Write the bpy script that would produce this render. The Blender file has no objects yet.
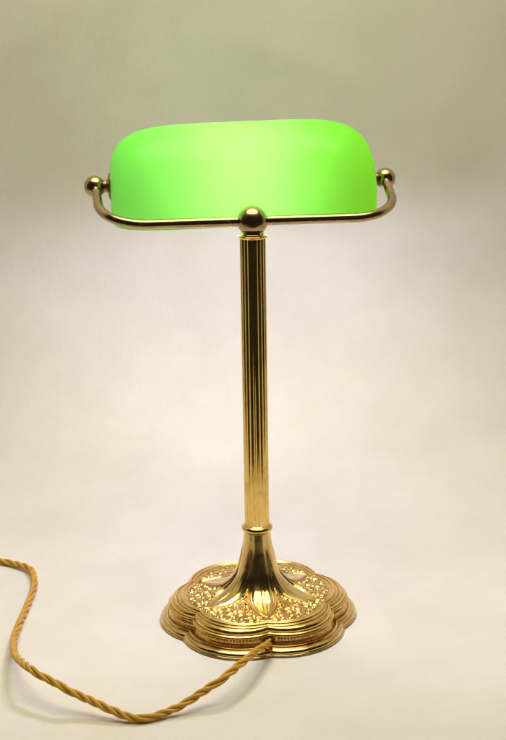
import bpy, math, random
import numpy as np
from mathutils import Matrix, Vector
random.seed(7); rng = np.random.RandomState(5)
PI = math.pi
scene = bpy.context.scene
COL = scene.collection

# ------------------------------------------------------------------ helpers
def link(name, me, mats, parent=None, loc=(0, 0, 0)):
    o = bpy.data.objects.new(name, me)
    COL.objects.link(o)
    for m in (mats if isinstance(mats, (list, tuple)) else [mats]):
        me.materials.append(m)
    o.location = loc
    if parent: o.parent = parent
    return o

def mesh_np(name, verts, quads, uvs=None, smooth=True):
    """verts (n,3) array, quads (m,4) int array; uvs (m,4,2)"""
    me = bpy.data.meshes.new(name)
    verts = np.asarray(verts, dtype=np.float32); quads = np.asarray(quads, dtype=np.int32)
    me.vertices.add(len(verts)); me.vertices.foreach_set('co', verts.ravel())
    me.loops.add(quads.size); me.loops.foreach_set('vertex_index', quads.ravel())
    me.polygons.add(len(quads))
    me.polygons.foreach_set('loop_start', np.arange(0, quads.size, 4, dtype=np.int32))
    me.polygons.foreach_set('loop_total', np.full(len(quads), 4, dtype=np.int32))
    me.polygons.foreach_set('use_smooth', np.full(len(quads), smooth, dtype=bool))
    if uvs is not None:
        uv = me.uv_layers.new(name='UVMap')
        uv.data.foreach_set('uv', np.asarray(uvs, dtype=np.float32).ravel())
    me.update(calc_edges=True); me.validate()
    return me

def grid_quads(nr, nc, wrap):
    """rows nr x cols nc grid index quads"""
    i = np.arange(nr - 1)[:, None]; j = np.arange(nc if wrap else nc - 1)[None, :]
    j2 = (j + 1) % nc
    a = i * nc + j; b = i * nc + j2; c = (i + 1) * nc + j2; d = (i + 1) * nc + j
    return np.stack([a, b, c, d], -1).reshape(-1, 4)

def lathe(name, prof, mats, parent, n=96, axis='Z', loc=(0, 0, 0), rot=None, fn=None):
    """prof: list of (r,z); closes on itself where r==0"""
    prof = np.array(prof, float)
    th = np.linspace(0, 2 * PI, n, endpoint=False)
    R = prof[:, 0][:, None] * np.ones(n)[None]
    if fn is not None: R = fn(R, th[None, :], prof[:, 1][:, None])
    X = R * np.cos(th); Y = R * np.sin(th); Z = np.repeat(prof[:, 1][:, None], n, 1)
    V = np.stack([X, Y, Z], -1).reshape(-1, 3)
    if axis == 'X': V = V[:, [2, 0, 1]]
    o = link(name, mesh_np(name, V, grid_quads(len(prof), n, True)), mats, parent, loc)
    return o

def arc_prof(cx, cz, r, a0, a1, n):
    return [(cx + r * math.cos(math.radians(a0 + (a1 - a0) * i / n)), cz + r * math.sin(math.radians(a0 + (a1 - a0) * i / n))) for i in range(n + 1)]

def catmull(P, n):
    P = np.asarray(P, float)
    Q = np.vstack([2 * P[0] - P[1], P, 2 * P[-1] - P[-2]])
    out = []
    for k in range(1, len(Q) - 2):
        p0, p1, p2, p3 = Q[k - 1:k + 3]
        t = np.linspace(0, 1, n, endpoint=False)[:, None]
        out.append(.5 * ((2 * p1) + (p2 - p0) * t + (2 * p0 - 5 * p1 + 4 * p2 - p3) * t ** 2 + (3 * p1 - p0 - 3 * p2 + p3) * t ** 3))
    out.append(P[-1:]); return np.vstack(out)

def frames(P):
    T = np.gradient(P, axis=0); T /= np.linalg.norm(T, axis=1)[:, None]
    N = np.zeros_like(P); n = np.cross(T[0], [0.01, .02, 1.]); n /= np.linalg.norm(n); N[0] = n
    for i in range(1, len(P)):
        n = N[i - 1] - T[i] * np.dot(N[i - 1], T[i]); N[i] = n / np.linalg.norm(n)
    return T, N, np.cross(T, N)

def tube_arrays(P, r, n=20, cap=True):
    T, N, B = frames(P); r = np.ones(len(P)) * r
    th = np.linspace(0, 2 * PI, n, endpoint=False)
    V = P[:, None] + r[:, None, None] * (N[:, None] * np.cos(th)[None, :, None] + B[:, None] * np.sin(th)[None, :, None])
    L = np.concatenate([[0], np.cumsum(np.linalg.norm(np.diff(P, axis=0), axis=1))])
    q = grid_quads(len(P), n, True)
    i = np.repeat(np.arange(len(P) - 1), n); j = np.tile(np.arange(n), len(P) - 1)
    uv = np.stack([np.stack([L[i], j / n], -1), np.stack([L[i], (j + 1) / n], -1),
                   np.stack([L[i + 1], (j + 1) / n], -1), np.stack([L[i + 1], j / n], -1)], 1)
    return V.reshape(-1, 3), q, uv

# ------------------------------------------------------------------ materials
def new_mat(name):
    m = bpy.data.materials.new(name); m.use_nodes = True
    nt = m.node_tree; nt.nodes.clear()
    out = nt.nodes.new('ShaderNodeOutputMaterial')
    return m, nt, out

def brass(name, base, dark, rough, rough2, scale=60, spots=0.0, bump=0.02, pos=.56):
    m, nt, out = new_mat(name)
    N = nt.nodes.new; Lk = nt.links.new
    tc = N('ShaderNodeTexCoord')
    n1 = N('ShaderNodeTexNoise'); n1.inputs['Scale'].default_value = scale; n1.inputs['Detail'].default_value = 6; n1.inputs['Roughness'].default_value = .65
    Lk(tc.outputs['Object'], n1.inputs['Vector'])
    cr = N('ShaderNodeValToRGB'); cr.color_ramp.elements[0].position = .38; cr.color_ramp.elements[1].position = pos
    cr.color_ramp.elements[0].color = (*dark, 1); cr.color_ramp.elements[1].color = (*base, 1)
    Lk(n1.outputs['Fac'], cr.inputs['Fac'])
    p = N('ShaderNodeBsdfPrincipled'); p.inputs['Metallic'].default_value = 1
    p.inputs['Coat Weight'].default_value = .2 if name == 'relief_brass' else .6; p.inputs['Coat Roughness'].default_value = .06
    col = cr.outputs['Color']
    if spots > 0:
        n3 = N('ShaderNodeTexNoise'); n3.inputs['Scale'].default_value = 420; n3.inputs['Detail'].default_value = 4
        Lk(tc.outputs['Object'], n3.inputs['Vector'])
        mr3 = N('ShaderNodeMapRange'); mr3.inputs['From Min'].default_value = .62; mr3.inputs['From Max'].default_value = .72
        mr3.inputs['To Max'].default_value = spots; Lk(n3.outputs['Fac'], mr3.inputs['Value'])
        mx = N('ShaderNodeMix'); mx.data_type = 'RGBA'; Lk(mr3.outputs[0], mx.inputs[0]); Lk(col, mx.inputs[6]); mx.inputs[7].default_value = (.10, .06, .03, 1)
        col = mx.outputs[2]
    if name in ('relief_brass', 'polished_brass'):      # old polish left in the hollows of the embossing
        at = N('ShaderNodeAttribute'); at.attribute_name = 'tarnish'
        mt = N('ShaderNodeMath'); mt.operation = 'MULTIPLY'; mt.inputs[1].default_value = .9; Lk(at.outputs['Fac'], mt.inputs[0])
        mc = N('ShaderNodeMix'); mc.data_type = 'RGBA'; Lk(mt.outputs[0], mc.inputs[0]); Lk(col, mc.inputs[6]); mc.inputs[7].default_value = (.20, .10, .025, 1); col = mc.outputs[2]
    Lk(col, p.inputs['Base Color'])
    n2 = N('ShaderNodeTexNoise'); n2.inputs['Scale'].default_value = scale * 2.7; n2.inputs['Detail'].default_value = 5
    Lk(tc.outputs['Object'], n2.inputs['Vector'])
    mr = N('ShaderNodeMapRange'); mr.inputs['From Min'].default_value = .35; mr.inputs['From Max'].default_value = .7
    mr.inputs['To Min'].default_value = rough; mr.inputs['To Max'].default_value = rough2
    Lk(n2.outputs['Fac'], mr.inputs['Value']); Lk(mr.outputs[0], p.inputs['Roughness'])
    b = N('ShaderNodeBump'); b.inputs['Strength'].default_value = bump; b.inputs['Distance'].default_value = .001
    Lk(n2.outputs['Fac'], b.inputs['Height']); Lk(b.outputs[0], p.inputs['Normal'])
    Lk(p.outputs[0], out.inputs[0])
    return m

M_BASE = brass('polished_brass', (.79, .55, .20), (.66, .43, .135), .13, .24, 55, .25, .05)
M_REEL = brass('relief_brass', (.83, .54, .165), (.68, .41, .105), .18, .28, 90, .35, .05)
M_REC = brass('amber_brass', (.80, .54, .18), (.60, .38, .11), .2, .35, 90, .5, .05)
M_COL = brass('column_brass', (.88, .59, .175), (.72, .45, .115), .06, .12, 50, .2, .03)
M_YOKE = brass('aged_brass', (.47, .335, .175), (.36, .24, .115), .18, .28, 60, .6, .03)
M_DARK = brass('tarnished_brass', (.30, .19, .08), (.16, .10, .045), .32, .5, 90, .5, .05)

def glass_mat(name, trans, diff, gloss, share):
    m, nt, out = new_mat(name); N = nt.nodes.new; Lk = nt.links.new
    tc = N('ShaderNodeTexCoord')
    nz = N('ShaderNodeTexNoise'); nz.inputs['Scale'].default_value = 9; nz.inputs['Detail'].default_value = 2
    Lk(tc.outputs['Object'], nz.inputs['Vector'])
    sx = N('ShaderNodeSeparateXYZ'); Lk(tc.outputs['Object'], sx.inputs[0])
    ma = N('ShaderNodeMath'); ma.operation = 'MULTIPLY_ADD'; ma.inputs[1].default_value = 10.0; Lk(sx.outputs[0], ma.inputs[0]); ma.inputs[2].default_value = -.35
    ma.use_clamp = True
    mx = N('ShaderNodeMix'); mx.data_type = 'RGBA'; Lk(ma.outputs[0], mx.inputs[0])
    mx.inputs[6].default_value = (trans[0] * .98, trans[1], trans[2] * 1.0, 1); mx.inputs[7].default_value = (trans[0] * 1.08, trans[1], trans[2] * .5, 1)
    t = N('ShaderNodeBsdfTranslucent'); Lk(mx.outputs[2], t.inputs[0])
    d = N('ShaderNodeBsdfDiffuse'); d.inputs[0].default_value = (*diff, 1)
    a = N('ShaderNodeMixShader'); a.inputs[0].default_value = share; Lk(d.outputs[0], a.inputs[1]); Lk(t.outputs[0], a.inputs[2])
    g = N('ShaderNodeBsdfGlossy'); g.inputs['Roughness'].default_value = .16
    fr = N('ShaderNodeFresnel'); fr.inputs['IOR'].default_value = 1.5
    mm = N('ShaderNodeMath'); mm.operation = 'MULTIPLY'; mm.inputs[1].default_value = gloss * .55; Lk(fr.outputs[0], mm.inputs[0])
    b = N('ShaderNodeMixShader'); Lk(mm.outputs[0], b.inputs[0]); Lk(a.outputs[0], b.inputs[1]); Lk(g.outputs[0], b.inputs[2])
    Lk(b.outputs[0], out.inputs[0]); return m
M_GREEN = glass_mat('green_glass', (.315, .92, .115), (.07, .40, .02), .6, .7)
M_OPAL = glass_mat('white_opal_glass', (.95, .95, .93), (.90, .90, .87), .6, .19)

def simple(name, col, rough=.5, metal=0.0, emis=None, es=0):
    m, nt, out = new_mat(name); p = nt.nodes.new('ShaderNodeBsdfPrincipled')
    tc = nt.nodes.new('ShaderNodeTexCoord'); nz = nt.nodes.new('ShaderNodeTexNoise'); nz.inputs['Scale'].default_value = 80
    nt.links.new(tc.outputs['Object'], nz.inputs['Vector'])
    mx = nt.nodes.new('ShaderNodeMix'); mx.data_type = 'RGBA'; nt.links.new(nz.outputs['Fac'], mx.inputs[0])
    mx.inputs[6].default_value = (*[c * .85 for c in col], 1); mx.inputs[7].default_value = (*col, 1)
    nt.links.new(mx.outputs[2], p.inputs['Base Color'])
    p.inputs['Roughness'].default_value = rough; p.inputs['Metallic'].default_value = metal
    if emis: p.inputs['Emission Color'].default_value = (*emis, 1); p.inputs['Emission Strength'].default_value = es
    nt.links.new(p.outputs[0], out.inputs[0]); return m
BULB_STRENGTH = 100.0
M_BULB = simple('lit_bulb', (.9, .9, .9), .4, 0, (1.0, .955, 1.22), BULB_STRENGTH)
M_BLACK = simple('black_rubber', (.02, .017, .015), .5)

# gold braided flex
def cord_mat():
    m, nt, out = new_mat('gold_braided_fabric'); N = nt.nodes.new; Lk = nt.links.new
    p = N('ShaderNodeBsdfPrincipled'); p.inputs['Roughness'].default_value = .3
    uv = N('ShaderNodeUVMap'); uv.uv_map = 'UVMap'
    sp = N('ShaderNodeSeparateXYZ'); Lk(uv.outputs[0], sp.inputs[0])
    def wave(su, sv):
        a = N('ShaderNodeMath'); a.operation = 'MULTIPLY'; a.inputs[1].default_value = su; Lk(sp.outputs[0], a.inputs[0])
        b = N('ShaderNodeMath'); b.operation = 'MULTIPLY_ADD'; b.inputs[1].default_value = sv; Lk(sp.outputs[1], b.inputs[0]); Lk(a.outputs[0], b.inputs[2])
        s = N('ShaderNodeMath'); s.operation = 'SINE'; Lk(b.outputs[0], s.inputs[0]); return s
    w1 = wave(3400, 2 * PI * 7); w2 = wave(3400, -2 * PI * 7)
    mxm = N('ShaderNodeMath'); mxm.operation = 'MAXIMUM'; Lk(w1.outputs[0], mxm.inputs[0]); Lk(w2.outputs[0], mxm.inputs[1])
    mr = N('ShaderNodeMapRange'); mr.inputs['From Min'].default_value = -1; Lk(mxm.outputs[0], mr.inputs['Value'])
    tc = N('ShaderNodeTexCoord'); nz = N('ShaderNodeTexNoise'); nz.inputs['Scale'].default_value = 160; nz.inputs['Detail'].default_value = 4; Lk(tc.outputs['Object'], nz.inputs['Vector'])
    cr = N('ShaderNodeValToRGB'); cr.color_ramp.elements[0].color = (.12, .045, .004, 1); cr.color_ramp.elements[1].color = (.80, .42, .018, 1)
    cr.color_ramp.elements[0].position = .1; cr.color_ramp.elements[1].position = .8
    ad = N('ShaderNodeMath'); ad.operation = 'MULTIPLY_ADD'; ad.inputs[1].default_value = .6; Lk(mr.outputs[0], ad.inputs[0])
    nm = N('ShaderNodeMath'); nm.operation = 'MULTIPLY'; nm.inputs[1].default_value = .5; Lk(nz.outputs['Fac'], nm.inputs[0]); Lk(nm.outputs[0], ad.inputs[2])
    Lk(ad.outputs[0], cr.inputs['Fac']); Lk(cr.outputs[0], p.inputs['Base Color'])
    p.inputs['Sheen Weight'].default_value = .05; p.inputs['Sheen Tint'].default_value = (1, .8, .4, 1)
    b = N('ShaderNodeBump'); b.inputs['Strength'].default_value = .8; b.inputs['Distance'].default_value = .0004
    Lk(mr.outputs[0], b.inputs['Height']); Lk(b.outputs[0], p.inputs['Normal'])
    Lk(p.outputs[0], out.inputs[0]); return m
M_CORD = cord_mat()

def cloth_mat():
    m, nt, out = new_mat('cream_backdrop_cloth'); N = nt.nodes.new; Lk = nt.links.new
    p = N('ShaderNodeBsdfPrincipled'); p.inputs['Roughness'].default_value = .85; p.inputs['Specular IOR Level'].default_value = .15
    uv = N('ShaderNodeUVMap'); uv.uv_map = 'UVMap'
    n1 = N('ShaderNodeTexNoise'); n1.inputs['Scale'].default_value = 5; n1.inputs['Detail'].default_value = 6; n1.inputs['Roughness'].default_value = .6; Lk(uv.outputs[0], n1.inputs['Vector'])
    cr = N('ShaderNodeValToRGB'); cr.color_ramp.elements[0].position = .3; cr.color_ramp.elements[1].position = .7
    cr.color_ramp.elements[0].color = (.70, .655, .60, 1); cr.color_ramp.elements[1].color = (.81, .767, .722, 1)
    Lk(n1.outputs['Fac'], cr.inputs['Fac'])
    # faint yellowish stains
    n2 = N('ShaderNodeTexNoise'); n2.inputs['Scale'].default_value = 7; n2.inputs['Detail'].default_value = 3; n2.inputs['Distortion'].default_value = .6
    mp = N('ShaderNodeMapping'); mp.inputs['Location'].default_value = (3.1, 1.7, 0); Lk(uv.outputs[0], mp.inputs[0]); Lk(mp.outputs[0], n2.inputs['Vector'])
    mr = N('ShaderNodeMapRange'); mr.inputs['From Min'].default_value = .62; mr.inputs['From Max'].default_value = .75; mr.inputs['To Max'].default_value = .35; Lk(n2.outputs['Fac'], mr.inputs['Value'])
    mx = N('ShaderNodeMix'); mx.data_type = 'RGBA'; Lk(mr.outputs[0], mx.inputs[0]); Lk(cr.outputs[0], mx.inputs[6]); mx.inputs[7].default_value = (.74, .64, .44, 1)
    Lk(mx.outputs[2], p.inputs['Base Color'])
    # weave + soft slubs
    w1 = N('ShaderNodeTexWave'); w1.wave_type = 'BANDS'; w1.bands_direction = 'X'; w1.inputs['Scale'].default_value = 260; w1.inputs['Distortion'].default_value = 1.5; w1.inputs['Detail'].default_value = 2
    w2 = N('ShaderNodeTexWave'); w2.wave_type = 'BANDS'; w2.bands_direction = 'Y'; w2.inputs['Scale'].default_value = 260; w2.inputs['Distortion'].default_value = 1.5; w2.inputs['Detail'].default_value = 2
    Lk(uv.outputs[0], w1.inputs['Vector']); Lk(uv.outputs[0], w2.inputs['Vector'])
    mul = N('ShaderNodeMath'); mul.operation = 'ADD'; Lk(w1.outputs['Fac'], mul.inputs[0]); Lk(w2.outputs['Fac'], mul.inputs[1])
    n3 = N('ShaderNodeTexNoise'); n3.inputs['Scale'].default_value = 130; n3.inputs['Detail'].default_value = 5; n3.inputs['Roughness'].default_value = .7
    mp3 = N('ShaderNodeMapping'); mp3.inputs['Scale'].default_value = (1, .45, 1); Lk(uv.outputs[0], mp3.inputs[0]); Lk(mp3.outputs[0], n3.inputs['Vector'])
    ad = N('ShaderNodeMath'); ad.operation = 'MULTIPLY_ADD'; ad.inputs[1].default_value = .10; Lk(mul.outputs[0], ad.inputs[0]); Lk(n3.outputs['Fac'], ad.inputs[2])
    b = N('ShaderNodeBump'); b.inputs['Strength'].default_value = .5; b.inputs['Distance'].default_value = .0008
    Lk(ad.outputs[0], b.inputs['Height']); Lk(b.outputs[0], p.inputs['Normal'])
    Lk(p.outputs[0], out.inputs[0]); return m
M_CLOTH = cloth_mat()

# ------------------------------------------------------------------ backdrop (one cloth sheet: table surface sweeping up behind)
def backdrop():
    y0, yw, rad, top = -.42, .43, .30, 1.45
    xs = np.concatenate([np.linspace(-1.0, -.42, 70, endpoint=False), np.linspace(-.42, .42, 300), np.linspace(.42, 1.0, 71)[1:]])
    def profile(yw):
        p = [(y0 - .012, z) for z in np.linspace(-.34, -.012, 60)]
        p += [(y0 - .012 * math.cos(a), -.012 + .012 * math.sin(a)) for a in np.linspace(0, PI / 2, 10)[1:-1]]
        p += [(y, 0.) for y in np.linspace(y0, yw - rad, 150)]
        for k in range(1, 61):
            a = PI / 2 * k / 60; p.append((yw - rad + rad * math.sin(a), rad - rad * math.cos(a)))
        p += [(yw, z) for z in np.linspace(rad, top, 130)[1:]]
        return np.array(p)
    # unseen sides bend forward, added to bounce light and reflect in the column
    PY, PZ, LL, NY, NZ = [], [], [], [], []
    for x in xs:
        prof = profile(yw - .44 * (max(abs(x) - .42, 0) / .58) ** 2)
        L = np.concatenate([[0], np.cumsum(np.linalg.norm(np.diff(prof, axis=0), axis=1))]) + (y0 + .60) - (.328 + .0188)
        T = np.gradient(prof, axis=0); T /= np.linalg.norm(T, axis=1)[:, None]
        PY.append(prof[:, 0]); PZ.append(prof[:, 1]); LL.append(L); NY.append(-T[:, 1]); NZ.append(T[:, 0])
    PY, PZ, Lg, NY, NZ = [np.array(a).T for a in (PY, PZ, LL, NY, NZ)]
    U = np.repeat(xs[None, :], len(PY), 0)
    h = np.zeros_like(U)
    # soft creases and hanging folds, stronger away from the lamp
    r2 = np.random.RandomState(11)
    for _ in range(46):
        cx, cl = r2.uniform(-1.4, 1.4), r2.uniform(.2, 2.9)
        a = r2.uniform(-.5, .5) + (PI / 2 if r2.rand() < .75 else 0)
        ln, wd, am = r2.uniform(.08, .38), r2.uniform(.006, .02), r2.uniform(.0006, .0022)
        dx, dl = U - cx, Lg - cl
        u = dx * math.cos(a) + dl * math.sin(a); v = -dx * math.sin(a) + dl * math.cos(a) + .15 * u * u / ln
        h += am * np.exp(-(u / ln) ** 2 - (v / wd) ** 2) * (1 if r2.rand() < .6 else -1)
    for fx, fw, fa in ((-.36, .030, .0034), (-.43, .022, -.003), (.52, .035, .002), (-.62, .05, .006), (.85, .06, .006)):
        vv = U - fx + .03 * np.sin(Lg * 3.1 + fx * 9) - .05 * (Lg - 1.5)
        h += fa * np.exp(-(vv / fw) ** 2) * np.clip((Lg - 1.0) / .5, 0, 1)
    for k in range(5):
        h += .0005 * np.sin(U * r2.uniform(5, 16) + r2.uniform(0, 6)) * np.sin(Lg * r2.uniform(3, 9) + r2.uniform(0, 6)) * np.clip((Lg - .6) / .6, 0, 1)
    near = np.exp(-((U / .14) ** 2 + ((Lg - .62) / .14) ** 2)); h *= (1 - near)
    Y = PY + h * NY; Z = PZ + h * NZ
    V = np.stack([U, Y, Z], -1).reshape(-1, 3)
    q = grid_quads(len(PY), len(xs), False)
    uvv = np.stack([U, Lg], -1).reshape(-1, 2)
    o = link('backdrop_cloth', mesh_np('backdrop_cloth', V, q, uvv[q]), M_CLOTH)
    o['kind'] = 'structure'
    so = o.modifiers.new('thickness', 'SOLIDIFY'); so.thickness = .0015; so.offset = -1
    return o
backdrop()

# ------------------------------------------------------------------ the lamp
lamp = bpy.data.objects.new('desk_lamp', None); COL.objects.link(lamp)
lamp.rotation_euler = (0, 0, math.radians(7))
lamp['label'] = "brass banker's lamp with glowing green glass shade, reeded column and twisted gold cord"
lamp['category'] = 'lamp'

# ---- base height field -------------------------------------------------------
CP = [  # R (lobe radius), N (notch radius), z
    (.0124, .0124, .0925), (.0133, .0133, .086), (.0153, .0153, .072), (.0184, .0184, .058), (0.0216, 0.0216, 0.0475),
    (0.0275, 0.0275, 0.0392), (0.0350, 0.0350, 0.0330), (0.0440, 0.0438, 0.0296), (0.0560, 0.0548, 0.0274), (0.0680, 0.0645, 0.0261),
    (0.0752, 0.0701, 0.0254), (0.0762, 0.0703, 0.0262), (0.0775, 0.0711, 0.0262), (0.0784, 0.0718, 0.0250), (0.0805, 0.0735, 0.0247),
    (0.0815, 0.0743, 0.0236), (0.0822, 0.0747, 0.0236), (0.0836, 0.0745, 0.0245), (0.0856, 0.0758, 0.0242), (0.0874, 0.0773, 0.0226),
    (0.0880, 0.0778, 0.0205), (0.0876, 0.0775, 0.0196), (0.0888, 0.0786, 0.0196), (0.0905, 0.0799, 0.0188), (0.0912, 0.0805, 0.0174),
    (0.0902, 0.0796, 0.0166), (0.0874, 0.0773, 0.0162), (0.0862, 0.0764, 0.0150), (0.0858, 0.0762, 0.0120), (0.0864, 0.0768, 0.0096), (0.0884, 0.0791, 0.0083),
    (0.0905, 0.0815, 0.0080), (0.0916, 0.0825, 0.0087), (0.0928, 0.0838, 0.0087), (0.0934, 0.0844, 0.0077), (0.0936, 0.0848, 0.0072), (0.0955, 0.0870, 0.0070),
    (0.0978, 0.0895, 0.0058), (0.0988, 0.0906, 0.0038), (0.0983, 0.0905, 0.0028), (0.0990, 0.0910, 0.0026), (0.0998, 0.0918, 0.0016), (0.0992, 0.0912, 0.0009), (0.0975, 0.0897, 0.0006), (0.0955, 0.0878, 0.0000)]
NT = 1440
def outline(R, N, th):
    """six circular lobes meeting in sharp notches at 30+60k degrees"""
    ph = (np.degrees(th) % 60.0); ph = np.where(ph > 30, ph - 60, ph); ph = np.radians(ph)
    k = math.cos(PI / 6)
    den = np.maximum(2 * (R - k * N), 1e-6)
    c = np.maximum(R * R - N * N, 0) / den
    return c * np.cos(ph) + np.sqrt(np.maximum((R - c) ** 2 - (c * np.sin(ph)) ** 2, 0))

def relief_image():
    """embossed flowers and scrolls of one lobe, built up from many small domes; u sideways, v outwards"""
    res = .0002; u0, u1, v0, v1 = -.045, .045, .012, .085
    nu, nv = int((u1 - u0) / res), int((v1 - v0) / res)
    H = np.zeros((nv, nu))
    def dome(u, v, w, a):
        for s in (1, -1):
            iu = int((s * u - u0) / res); iv = int((v - v0) / res); k = int(w / res) + 1
            a0, a1, b0, b1 = max(iv - k, 0), min(iv + k + 1, nv), max(iu - k, 0), min(iu + k + 1, nu)
            if a0 >= a1 or b0 >= b1: continue
            yy, xx = np.mgrid[a0:a1, b0:b1]
            d2 = ((xx * res + u0 - s * u) ** 2 + (yy * res + v0 - v) ** 2) / (w * w)
            H[a0:a1, b0:b1] = np.maximum(H[a0:a1, b0:b1], a * np.maximum(1 - d2, 0) ** .75)
    def petal(u, v, ang, ln, w, a, base=.2):
        n = 10
        for i in range(n):
            t = i / (n - 1)
            ww = w * (base + (1 - base) * math.sin(PI * min(t * .62 + .1, 1)))
            dome(u + math.cos(ang) * ln * t, v + math.sin(ang) * ln * t, ww, a * (.55 + .45 * math.sin(PI * (t * .8 + .1))))
    def flower(u, v, r, n=5, rot=.3, a=.0012):
        for k in range(n):
            an = rot + 2 * PI * k / n
            petal(u + math.cos(an) * r * .25, v + math.sin(an) * r * .25, an, r * .6, r * .36, a)
        dome(u, v, r * .26, a * 1.35)
    def spiral(u, v, r, turns, a0, hand, w, a=.0008, leaf=True):
        n = int(60 * turns)
        for i in range(n):
            t = i / (n - 1); rr = r * (1 - .85 * t); an = a0 + hand * 2 * PI * turns * t
            pu, pv = u + math.cos(an) * rr, v + math.sin(an) * rr
            dome(pu, pv, w * (1 - .4 * t), a * (.75 + .25 * t))
            if leaf and i % 11 == 3:
                petal(pu, pv, an + hand * .9, w * 3.0, w * 1.0, a)
        dome(u, v, w * 1.3, a * 1.4)
    def stem(p, w, a):
        C = catmull(p, 16)
        for i, (pu, pv) in enumerate(C):
            dome(pu, pv, w, a)
            if i % 9 == 4:
                d = C[min(i + 1, len(C) - 1)] - C[i - 1]; an = math.atan2(d[1], d[0])
                petal(pu, pv, an + .9 * (1 if (i // 9) % 2 else -1), w * 4, w * 1.4, a)
    def bloom(u, v, r, n, rot, a):
        for k in range(n):
            an = rot + 2 * PI * k / n
            for side in (-.22, .22):
                petal(u + math.cos(an + side) * r * .3, v + math.sin(an + side) * r * .3, an + side * .8, r * .55, r * .20, a)
        dome(u, v, r * .24, a * 1.3)
        for k in range(28):
            an = 2 * PI * k / 28; dome(u + math.cos(an) * r * .33, v + math.sin(an) * r * .33, r * .07, a * .5)
    bloom(0, .0565, .0086, 5, PI / 2, .0013)
    bloom(.0205, .0580, .0076, 5, .5, .0013)
    bloom(.0085, .0405, .0060, 5, .9, .0012)
    W = .00066
    for (u, v, rr, tt, a0, hd) in ((.0110, .0662, .0052, 1.35, .3, 1), (.0118, .0500, .0050, 1.35, 3.9, -1), (.0272, .0500, .0042, 1.3, 2.2, -1),
                                   (.0190, .0455, .0042, 1.3, 3.6, 1), (.0300, .0620, .0036, 1.2, 2.8, 1)):
        spiral(u, v, rr, tt, a0, hd, W, .00095, False)
    stem([(0, .024), (.0022, .030), (.0050, .035), (.0145, .0400), (.0215, .0425), (.0290, .0460)], W, .0009)
    stem([(0, .0690), (.007, .0718), (.016, .0725), (.025, .0677), (.0335, .0600)], W, .0008)
    for k in range(5):
        petal(0, .0275, PI / 2 + (k - 2) * .50, .0075, .0013, .0011)
    r = np.random.RandomState(3)
    for _ in range(90):                       # berries, buds and leaf tips filling the ground
        u = r.uniform(0, .036); v = r.uniform(.024, .074); w = r.uniform(.0005, .0009)
        if r.rand() < .25: dome(u, v, w, r.uniform(.0004, .0009))
        else: petal(u, v, r.uniform(0, 2 * PI), r.uniform(.0020, .0044), w * .62, r.uniform(.0004, .0008))
    for _ in range(2):
        H[1:-1, 1:-1] = (H[1:-1, 1:-1] * 2 + H[:-2, 1:-1] + H[2:, 1:-1] + H[1:-1, :-2] + H[1:-1, 2:]) / 6
    return H, (u0, v0, res, nu, nv)
RH, (RU0, RV0, RRES, RNU, RNV) = relief_image()
def relief(u, v):
    fu = np.clip((u - RU0) / RRES, 0, RNU - 2); fv = np.clip((v - RV0) / RRES, 0, RNV - 2)
    iu = fu.astype(int); iv = fv.astype(int); a = fu - iu; b = fv - iv
    return (RH[iv, iu] * (1 - a) * (1 - b) + RH[iv, iu + 1] * a * (1 - b) + RH[iv + 1, iu] * (1 - a) * b + RH[iv + 1, iu + 1] * a * b)

def smooth(x, a, b):
    t = np.clip((x - a) / (b - a), 0, 1); return t * t * (3 - 2 * t)

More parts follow.
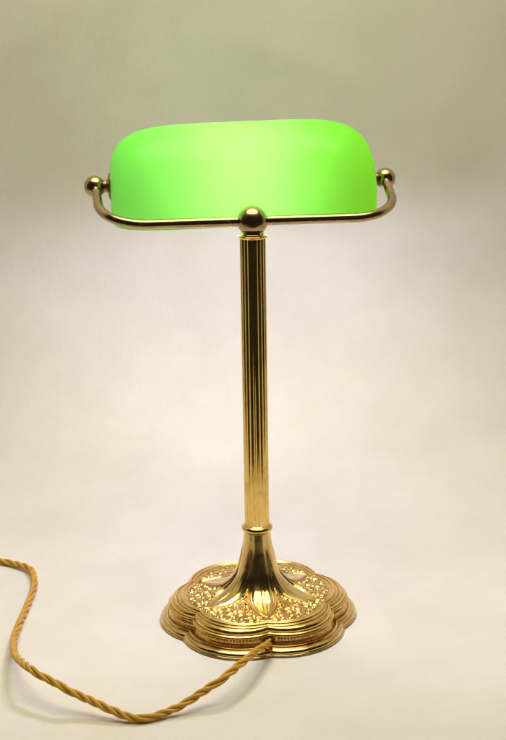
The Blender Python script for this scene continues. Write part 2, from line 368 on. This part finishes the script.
def build_base():
    P = np.array(CP)
    D = []
    for k in range(len(P) - 1):                 # dense samples; finer where the relief is
        seg = np.linalg.norm([P[k + 1][0] - P[k][0], P[k + 1][2] - P[k][2]])
        D.append(max(4, int(seg / (.00036 if .018 < P[k][0] < .076 and P[k][2] > .0205 else .00045))))
    Q = np.vstack([2 * P[0] - P[1], P, 2 * P[-1] - P[-2]]); rows = []; seg_id = []
    for k in range(1, len(Q) - 2):
        p0, p1, p2, p3 = Q[k - 1:k + 3]
        # centripetal-like tangents so that small mouldings do not overshoot
        l0, l1, l2 = [max(np.linalg.norm(x), 1e-6) for x in (p1 - p0, p2 - p1, p3 - p2)]
        m1 = ((p1 - p0) / l0 + (p2 - p1) / l1) * .5 * l1 * .9; m2 = ((p2 - p1) / l1 + (p3 - p2) / l2) * .5 * l1 * .9
        t = np.linspace(0, 1, D[k - 1], endpoint=False)[:, None]
        rows.append((2 * t ** 3 - 3 * t ** 2 + 1) * p1 + (t ** 3 - 2 * t ** 2 + t) * m1 + (-2 * t ** 3 + 3 * t ** 2) * p2 + (t ** 3 - t ** 2) * m2)
        seg_id += [k - 1] * D[k - 1]
    rows.append(P[-1:]); seg_id.append(len(P) - 2)
    S = np.vstack(rows); seg_id = np.array(seg_id)
    th = np.linspace(0, 2 * PI, NT, endpoint=False)
    TH = th[None, :]
    R = outline(S[:, 0][:, None], np.minimum(S[:, 1], S[:, 0] * .99999)[:, None], TH)
    Z = np.repeat(S[:, 2][:, None], NT, 1)
    X, Y = R * np.cos(TH), R * np.sin(TH)
    V = np.stack([X, Y, Z], -1)
    dS = np.gradient(V, axis=0); dT = np.roll(V, -1, 1) - np.roll(V, 1, 1)
    Nn = np.cross(dS, dT); Nn /= np.maximum(np.linalg.norm(Nn, axis=-1), 1e-12)[..., None]
    # -- petals (smooth leaf panels) centred on the notch directions
    dn = ((np.degrees(TH) - 30) % 60); dn = np.where(dn > 30, dn - 60, dn); dn = np.radians(dn)
    lat = R * np.sin(dn)
    rr = R * np.cos(dn)
    wp = np.interp(rr, [.012, .0132, .0146, .0172, .0216, .0275, .034, .040, .046, .052, .057, .0605, .0625],
                   [.0061, .0062, .0066, .0076, .0090, .0108, .0120, .0116, .0100, .0072, .0040, .0012, -.0004])
    t = np.abs(lat) / np.maximum(wp, 1e-5)
    sc = smooth(Z, .0935, .086)
    bulge = np.where(t < 1, np.sqrt(np.maximum(1 - t * t, 0)), 0)
    amp = np.interp(rr, [.013, .02, .03, .05, .06], [.0006, .0009, .0013, .0010, .0003])
    ridge = np.exp(-(lat / .0011) ** 2) * -.0005
    ridge = ridge + .00012 * np.cos(t * PI * 3.2) * (t < .95)
    h = (amp * bulge + ridge * (t < .9) * np.interp(rr, [.02, .03, .05, .058], [.4, 1, 1, 0]))
    d = wp - np.abs(lat)
    inreg = (S[:, 0][:, None] < .0625)
    fade = smooth(rr, .0128, .0140)
    wire = lambda c, s: np.exp(-((d - c) / s) ** 2)
    wsc = np.interp(rr, [.013, .02, .03], [.6, .8, 1.0])
    h = h * inreg + (wire(-.0009 * wsc, .00045 * wsc + .00006) * .0009 + wire(-.0026 * wsc, .00048 * wsc + .00006) * .0009) * fade * (rr < .0655)
    # -- embossed field of each lobe
    ph = (np.degrees(TH) % 60.0); ph = np.where(ph > 30, ph - 60, ph); ph = np.radians(ph)
    u, v = R * np.sin(ph), R * np.cos(ph)
    edge = S[:, 0][:, None] * np.ones_like(R)
    field = smooth(-d, .0031, .0040) * smooth(edge, .0725, .0712) * smooth(v, .021, .025) * (Z > .024)
    nj = rng.rand(*R.shape)
    lobe = np.floor(((np.degrees(TH) + 30) % 360) / 60)
    h = h + field * (relief(u + .0004 * np.sin(lobe * 2.3 + v * 300), v + .0003 * np.cos(lobe * 3.1 + u * 260)) * .80 - .0002)
    # border wires of the field, following the lobe edge
    h = h + (np.exp(-((edge - .0722) / .00033) ** 2) + .7 * np.exp(-((edge - .0736) / .0003) ** 2)) * .00045 * (Z > .024) * smooth(-d, .0, .001)
    top = seg_id[:, None] < 10
    h = np.where(top, h, h * 0)
    # crossing fine strokes on the moulding edge
    V = V + Nn * h[..., None] * np.sign(Nn[..., 2:3].mean() if False else 1)
    # orient: make sure normals point outwards/upwards
    RV = relief(u, v)
    cav = field * np.clip(1.5 * np.exp(-((RV - .00026) / .00024) ** 2) * smooth(RV, .00001, .00008), 0, 1)
    cav = np.maximum(cav, field * .22 * (RV < .00003))
    cav = np.maximum(cav, .9 * np.exp(-((d + .00175 * wsc) / (.0004 * wsc + .0001)) ** 2) * fade * (rr < .0655) * (Z > .024))
    cav = np.maximum(cav, .5 * np.exp(-((d - .0001) / .00025) ** 2) * fade * (rr < .063)).reshape(-1)
    pa = np.unwrap(np.arctan2(np.gradient(S[:, 2]), np.gradient(S[:, 0]))); ps_ = np.hypot(np.gradient(S[:, 0]), np.gradient(S[:, 2]))
    con = np.clip(np.gradient(pa) / np.maximum(ps_, 1e-6) * .0009, 0, 1) * (S[:, 0] > .0745)
    con = np.convolve(con, [.25, .5, .25], 'same')
    cav = np.maximum(cav.reshape(R.shape), .9 * con[:, None]).reshape(-1)
    quads = grid_quads(len(S), NT, True)[:, ::-1]
    fr = np.repeat(np.arange(len(S) - 1), NT); fc = np.tile(np.arange(NT), len(S) - 1)
    stem_mask = ((d > -.0012) & (rr < .0622)) | (rr < .0205)
    fm = stem_mask[fr, fc] & (seg_id[fr] < 10)
    flange = (seg_id[fr] >= 30); recess = (seg_id[fr] >= 26) & ~flange
    Vf = V.reshape(-1, 3)
    # sanity for direction
    def sub(name, mask, mat):
        q = quads[mask]; uq, inv = np.unique(q, return_inverse=True)
        me = mesh_np(name, Vf[uq], inv.reshape(-1, 4))
        at = me.attributes.new('tarnish', 'FLOAT', 'POINT'); at.data.foreach_set('value', cav[uq].astype(np.float32))
        return link(name, me, mat, lamp)
    sub('stem', fm, M_BASE)
    sub('base_plate', (~fm) & (~flange) & (~recess), M_REEL)
    sub('recessed_band', recess, M_REC)
    sub('foot', flange, M_BASE)
    # underside felt, closes the base
    n = NT; ring = V[-1]
    inner = ring * np.array([.05, .05, 1.0])
    Vb = np.vstack([ring, inner]); qb = grid_quads(2, n, True)
    return S, V
BS, BV = build_base()

# underside cover of the base
Rb = outline(np.array([[.0955]]), np.array([[.0878]]), np.linspace(0, 2 * PI, 360, endpoint=False)[None, :])[0]
thb = np.linspace(0, 2 * PI, 360, endpoint=False)
vb = []
for s_, z_ in ((.995, .0006), (.02, .0008)):
    vb.append(np.stack([Rb * np.cos(thb) * s_, Rb * np.sin(thb) * s_, np.full(360, z_)], -1))
link('felt_pad', mesh_np('felt_pad', np.vstack(vb), grid_quads(2, 360, True)), M_BLACK, lamp)

# bead moulding: a string of pearls round the recess, one mesh (surface ornament of one part)
def beads():
    th = np.linspace(0, 2 * PI, 7200, endpoint=False)
    r = outline(np.array([[.0868]]), np.array([[.0770]]), th[None, :])[0]
    pts = np.stack([r * np.cos(th), r * np.sin(th)], -1)
    L = np.concatenate([[0], np.cumsum(np.linalg.norm(np.diff(pts, axis=0, append=pts[:1]), axis=1))])
    n = 172; tgt = np.linspace(0, L[-1], n, endpoint=False)
    bx = np.interp(tgt, L[:-1], pts[:, 0]); by = np.interp(tgt, L[:-1], pts[:, 1])
    la, lo = 7, 10
    A = np.linspace(-PI / 2, PI / 2, la); B = np.linspace(0, 2 * PI, lo, endpoint=False)
    unit = np.stack([np.cos(A)[:, None] * np.cos(B), np.cos(A)[:, None] * np.sin(B), np.repeat(np.sin(A)[:, None], lo, 1)], -1).reshape(-1, 3)
    q1 = grid_quads(la, lo, True)
    Vs, Qs = [], []
    for i in range(n):
        if abs(math.atan2(by[i], bx[i]) + PI / 2) < .085: continue      # gap where the cord comes out
        Vs.append(unit * (.00122, .00122, .00128) + (bx[i], by[i], .0127)); Qs.append(q1 + (len(Vs) - 1) * la * lo)
    link('bead_moulding', mesh_np('bead_moulding', np.vstack(Vs), np.vstack(Qs)), M_REEL, bpy.data.objects['recessed_band'])
beads()

# ---- collars and column --------------------------------------------------------
lathe('lower_collar', [(.0118, .0915), (.0132, .0912), (.0137, .0918), (.0136, .0924)] + arc_prof(.0122, .0953, .0034, -50, 75, 16) +
      [(.0122, .0989), (.0119, .0996), (.0110, .0998), (.009, .0998)], M_BASE, lamp, 96)
NREED = 20
def reeds(R, th, z):
    a = (th * NREED / (2 * PI)) % 1.0 - .5
    return R - .00072 * (.5 - .5 * np.cos(2 * PI * a)) ** .85
zs = np.linspace(.0985, .3855, 30)
lathe('column', [(.0121, z) for z in zs], M_COL, lamp, 480, fn=reeds)
lathe('upper_collar', [(.009, .3838), (.0122, .3838), (.0128, .3842), (.0129, .3848), (.0138, .3850)] + arc_prof(.0138, .3859, .0009, -90, 90, 10) +
      [(.0128, .3870), (.0118, .3874), (.0111, .3882), (.0108, .3892), (.0100, .3900)], M_COL, lamp, 96)

# ---- yoke ----------------------------------------------------------------------
def ball(name, c, r, mat, parent=lamp, sx=1):
    return lathe(name, [(max(r * math.sin(PI * i / 32), 1e-6), -r * math.cos(PI * i / 32)) for i in range(33)], mat, parent, 48, loc=c)
sd = np.array([0, .078, .028]) / math.hypot(.078, .028); SL = math.hypot(.078, .028)
def yoke_pts():
    pts = [(x, 0) for x in np.linspace(0, .096, 24, endpoint=False)]
    rc = .046
    pts += [(.096 + rc * math.sin(a), rc - rc * math.cos(a)) for a in np.linspace(0, PI / 2, 30, endpoint=False)]
    pts += [(.142 + .002 * t, rc + (SL - rc) * t) for t in np.linspace(0, 1, 12)]
    P = np.array(pts); L = np.vstack([P[::-1] * (-1, 1), P[1:]])
    return np.array([(x, 0, .400) + sd * s for x, s in L])
YP = yoke_pts()
tv, tq, tuv = tube_arrays(YP, .0046, 24)
yoke = link('yoke', mesh_np('yoke', tv, tq), M_YOKE, lamp)
ball('centre_ball', (0, 0, .400), .0146, M_YOKE, yoke)
PIV = np.array([0, .078, .428])
for s in (-1, 1):
    ball('pivot_ball', (s * .1442, PIV[1], PIV[2]), .0106, M_YOKE, yoke)
    pr = [(.0001, .1270), (.0118, .1270), (.0128, .1274), (.0130, .1292), (.0124, .1306), (.0100, .1314), (.0066, .1318), (.0060, .1335), (.0062, .1365)]
    lathe('shade_washer', [(r, x * s) for r, x in pr][::s], M_DARK, lamp, 48, axis='X', loc=tuple(PIV))

# ---- shade ---------------------------------------------------------------------
def shade():
    LX, W, H, T = .1295, .066, .0842, .0032
    tilt = math.radians(8); roll = math.radians(-1.15)
    px, ps = 5.0, 2.35
    nphi, nx = 160, 220
    def surf(L, w, h):
        a = np.linspace(0, PI, nphi)
        e = 2 / ps
        cy = np.sign(np.cos(a)) * np.abs(np.cos(a)) ** e * w; cz = np.abs(np.sin(a)) ** e * h
        # param along the length, bunched at the ends
        b = np.linspace(-PI / 2, PI / 2, nx); e2 = 2 / px
        xx = np.sign(np.sin(b)) * np.abs(np.sin(b)) ** e2 * L; rho = np.maximum(np.abs(np.cos(b)), 1e-7) ** e2
        V = np.stack([np.repeat(xx[:, None], nphi, 1), rho[:, None] * cy[None], rho[:, None] * cz[None]], -1)
        return V
    O = surf(LX, W, H); I = surf(LX - T, W - T, H - T)
    I[..., 2] += 0.0
    n = nx * nphi
    V = np.vstack([O.reshape(-1, 3), I.reshape(-1, 3)])
    q = grid_quads(nx, nphi, False)
    qo = q; qi = (q + n)[:, ::-1]
    rim = []
    for i in range(nx - 1):
        a, b = i * nphi, (i + 1) * nphi
        rim.append((b, a, a + n, b + n)); a += nphi - 1; b += nphi - 1
        rim.append((a, b, b + n, a + n))
    rim = np.array(rim)
    Q = np.vstack([qo, qi, rim])
    ct, st = math.cos(tilt), math.sin(tilt)
    V[:, 2] -= .0259
    y, z = V[:, 1] * ct - V[:, 2] * st, V[:, 1] * st + V[:, 2] * ct
    V[:, 1], V[:, 2] = y, z
    x, z = V[:, 0] * math.cos(roll) + V[:, 2] * math.sin(roll), -V[:, 0] * math.sin(roll) + V[:, 2] * math.cos(roll)
    V[:, 0], V[:, 2] = x, z
    me = mesh_np('glass_shade', V, Q)
    o = link('glass_shade', me, [M_GREEN, M_OPAL], lamp, tuple(PIV))
    mi = np.zeros(len(Q), dtype=np.int32); mi[len(qo):len(qo) + len(qi)] = 1
    if len(me.polygons) == len(Q): me.polygons.foreach_set('material_index', mi)
    else: print('POLY MISMATCH', len(me.polygons), len(Q))
    return o
shade()

# ---- lamp holder and bulb inside the shade
sock = lathe('bulb_socket', [(r, x) for r, x in [(.0001, -.1255), (.0115, -.1255), (.0115, -.118), (.0085, -.116), (.0085, -.110), (.0105, -.108), (.0110, -.105), (.0110, -.078), (.0105, -.075), (.0098, -.074), (.0001, -.074)]],
      M_DARK, lamp, 48, axis='X', loc=(0, .078, .4245))
lathe('light_bulb', [(r, x) for r, x in [(.0001, -.0720), (.0078, -.0720), (.0080, -.058), (.0085, -.040), (.0108, -.030), (.0118, -.018), (.0120, .020), (.0110, .029), (.0085, .0350), (.0045, .0380), (.0001, .0385)]],
      M_BULB, sock, 28, axis='X', loc=(.008, 0, 0))

# ---- flex: three braided strands twisted together, leaving the base through the front notch
CPTS = [(0.0000,-.0700,.0125),(-0.0006,-0.0800,0.0128),(-0.0026,-0.0905,0.0140),(-0.0125,-0.1089,0.0205),(-0.0324,-0.1422,0.0260),(-0.0545,-0.1659,0.0230),(-0.0718,-0.1715,0.0160),(-0.0882,-0.1789,0.0100),(-0.1032,-0.1829,0.0060),(-0.1206,-0.1884,0.0050),(-0.1349,-0.1863,0.0060),(-0.1499,-0.1794,0.0100),(-0.1667,-0.1705,0.0150),(-0.1836,-0.1615,0.0200),(-0.1991,-0.1507,0.0250),(-0.2113,-0.1419,0.0280),(-0.2234,-0.1255,0.0290),(-0.2335,-0.0956,0.0220),(-0.2398,-0.0616,0.0140),(-0.2414,-0.0269,0.0080),(-0.2389,0.0093,0.0060),(-0.2334,0.0519,0.0050),(-0.2291,0.0905,0.0050),(-0.2293,0.1167,0.0060),(-0.2346,0.1393,0.0070),(-0.2475,0.1547,0.0060),(-0.2638,0.1680,0.0050),(-0.2844,0.1770,0.0050),(-0.3133,0.1788,0.0050),(-0.3654,0.1720,0.0050),(-0.4595,0.1826,0.0050),(-.62,.20,.005),(-.85,.10,.005),(-1.15,.02,.005)]
C_R = .0017
def flex():
    C = catmull(CPTS, 24)
    C[:, 2] -= .0011
    # resample evenly and smooth
    L = np.concatenate([[0], np.cumsum(np.linalg.norm(np.diff(C, axis=0), axis=1))])
    s = np.arange(0, L[-1], .0011); C = np.stack([np.interp(s, L, C[:, k]) for k in range(3)], -1)
    for _ in range(14): C[1:-1] = .25 * C[:-2] + .5 * C[1:-1] + .25 * C[2:]
    T, N, B = frames(C)
    pitch = .042
    ang = 2 * PI * s / pitch + .5 * np.sin(s * 31) + .3 * np.sin(s * 77 + 1) + .22 * np.sin(s * 173 + 2)
    Vs, Qs, Us = [], [], []; off = 0
    for k in range(3):
        a = ang + 2 * PI * k / 3
        rad = .0020 + .00012 * np.sin(s * 60 + k)
        P = C + rad[:, None] * (N * np.cos(a)[:, None] + B * np.sin(a)[:, None])
        V, q, uv = tube_arrays(P, C_R + .00006 * np.sin(s * 90 + 2 * k), 16)
        Vs.append(V); Qs.append(q + off); Us.append(uv); off += len(V)
    V = np.vstack(Vs); 
    return link('power_cord', mesh_np('power_cord', V, np.vstack(Qs), np.vstack(Us)), M_CORD, lamp)
cord = flex()
lathe('cord_grommet', [(.0052, -.004), (.0062, -.004), (.0066, -.0015), (.0062, .0006), (.0054, .0010), (.0049, -.0006), (.0050, -.004)], M_DARK, cord, 32, loc=(-.0006, -.0800, .0128)).rotation_euler = (PI / 2, 0, 0)

# ------------------------------------------------------------------ light
w = bpy.data.worlds.new('World'); scene.world = w; w.use_nodes = True
w.node_tree.nodes['Background'].inputs[0].default_value = (1, .93, .78, 1)
w.node_tree.nodes['Background'].inputs[1].default_value = .022
def area(name, loc, target, size, sizey, energy, col):
    l = bpy.data.lights.new(name, 'AREA'); l.shape = 'ELLIPSE'; l.size = size; l.size_y = sizey; l.energy = energy; l.color = col
    o = bpy.data.objects.new(name, l); COL.objects.link(o); o.location = loc
    o.rotation_euler = (Vector(target) - Vector(loc)).to_track_quat('-Z', 'Y').to_euler(); return o
area('overhead_softbox', (0, -.10, 1.5), (0, .02, 0), 1.4, 1.0, 16.2, (1, .965, .70))

# ------------------------------------------------------------------ camera
cam = bpy.data.cameras.new('camera'); co = bpy.data.objects.new('camera', cam); COL.objects.link(co); scene.camera = co
cam.sensor_fit = 'VERTICAL'; cam.sensor_height = 36; cam.sensor_width = 24.6; cam.lens = 1215 / 740 * 36
cam.clip_start = .01; cam.clip_end = 50
co.matrix_world = Matrix.Translation((-.0016, -1.13, .551)) @ Matrix.Rotation(math.radians(90 - 14.6), 4, 'X') @ Matrix.Rotation(math.radians(-.9), 4, 'Z')

scene.render.engine = 'CYCLES'
scene.view_settings.view_transform = 'Standard'; scene.view_settings.look = 'None'
scene.view_settings.exposure = 0; scene.view_settings.gamma = 1
scene.cycles.max_bounces = 12; scene.cycles.diffuse_bounces = 6; scene.cycles.glossy_bounces = 6
scene.cycles.transmission_bounces = 6
scene.cycles.caustics_reflective = True
scene.cycles.sample_clamp_indirect = 6
scene.render.resolution_x = 700; scene.render.resolution_y = 1024
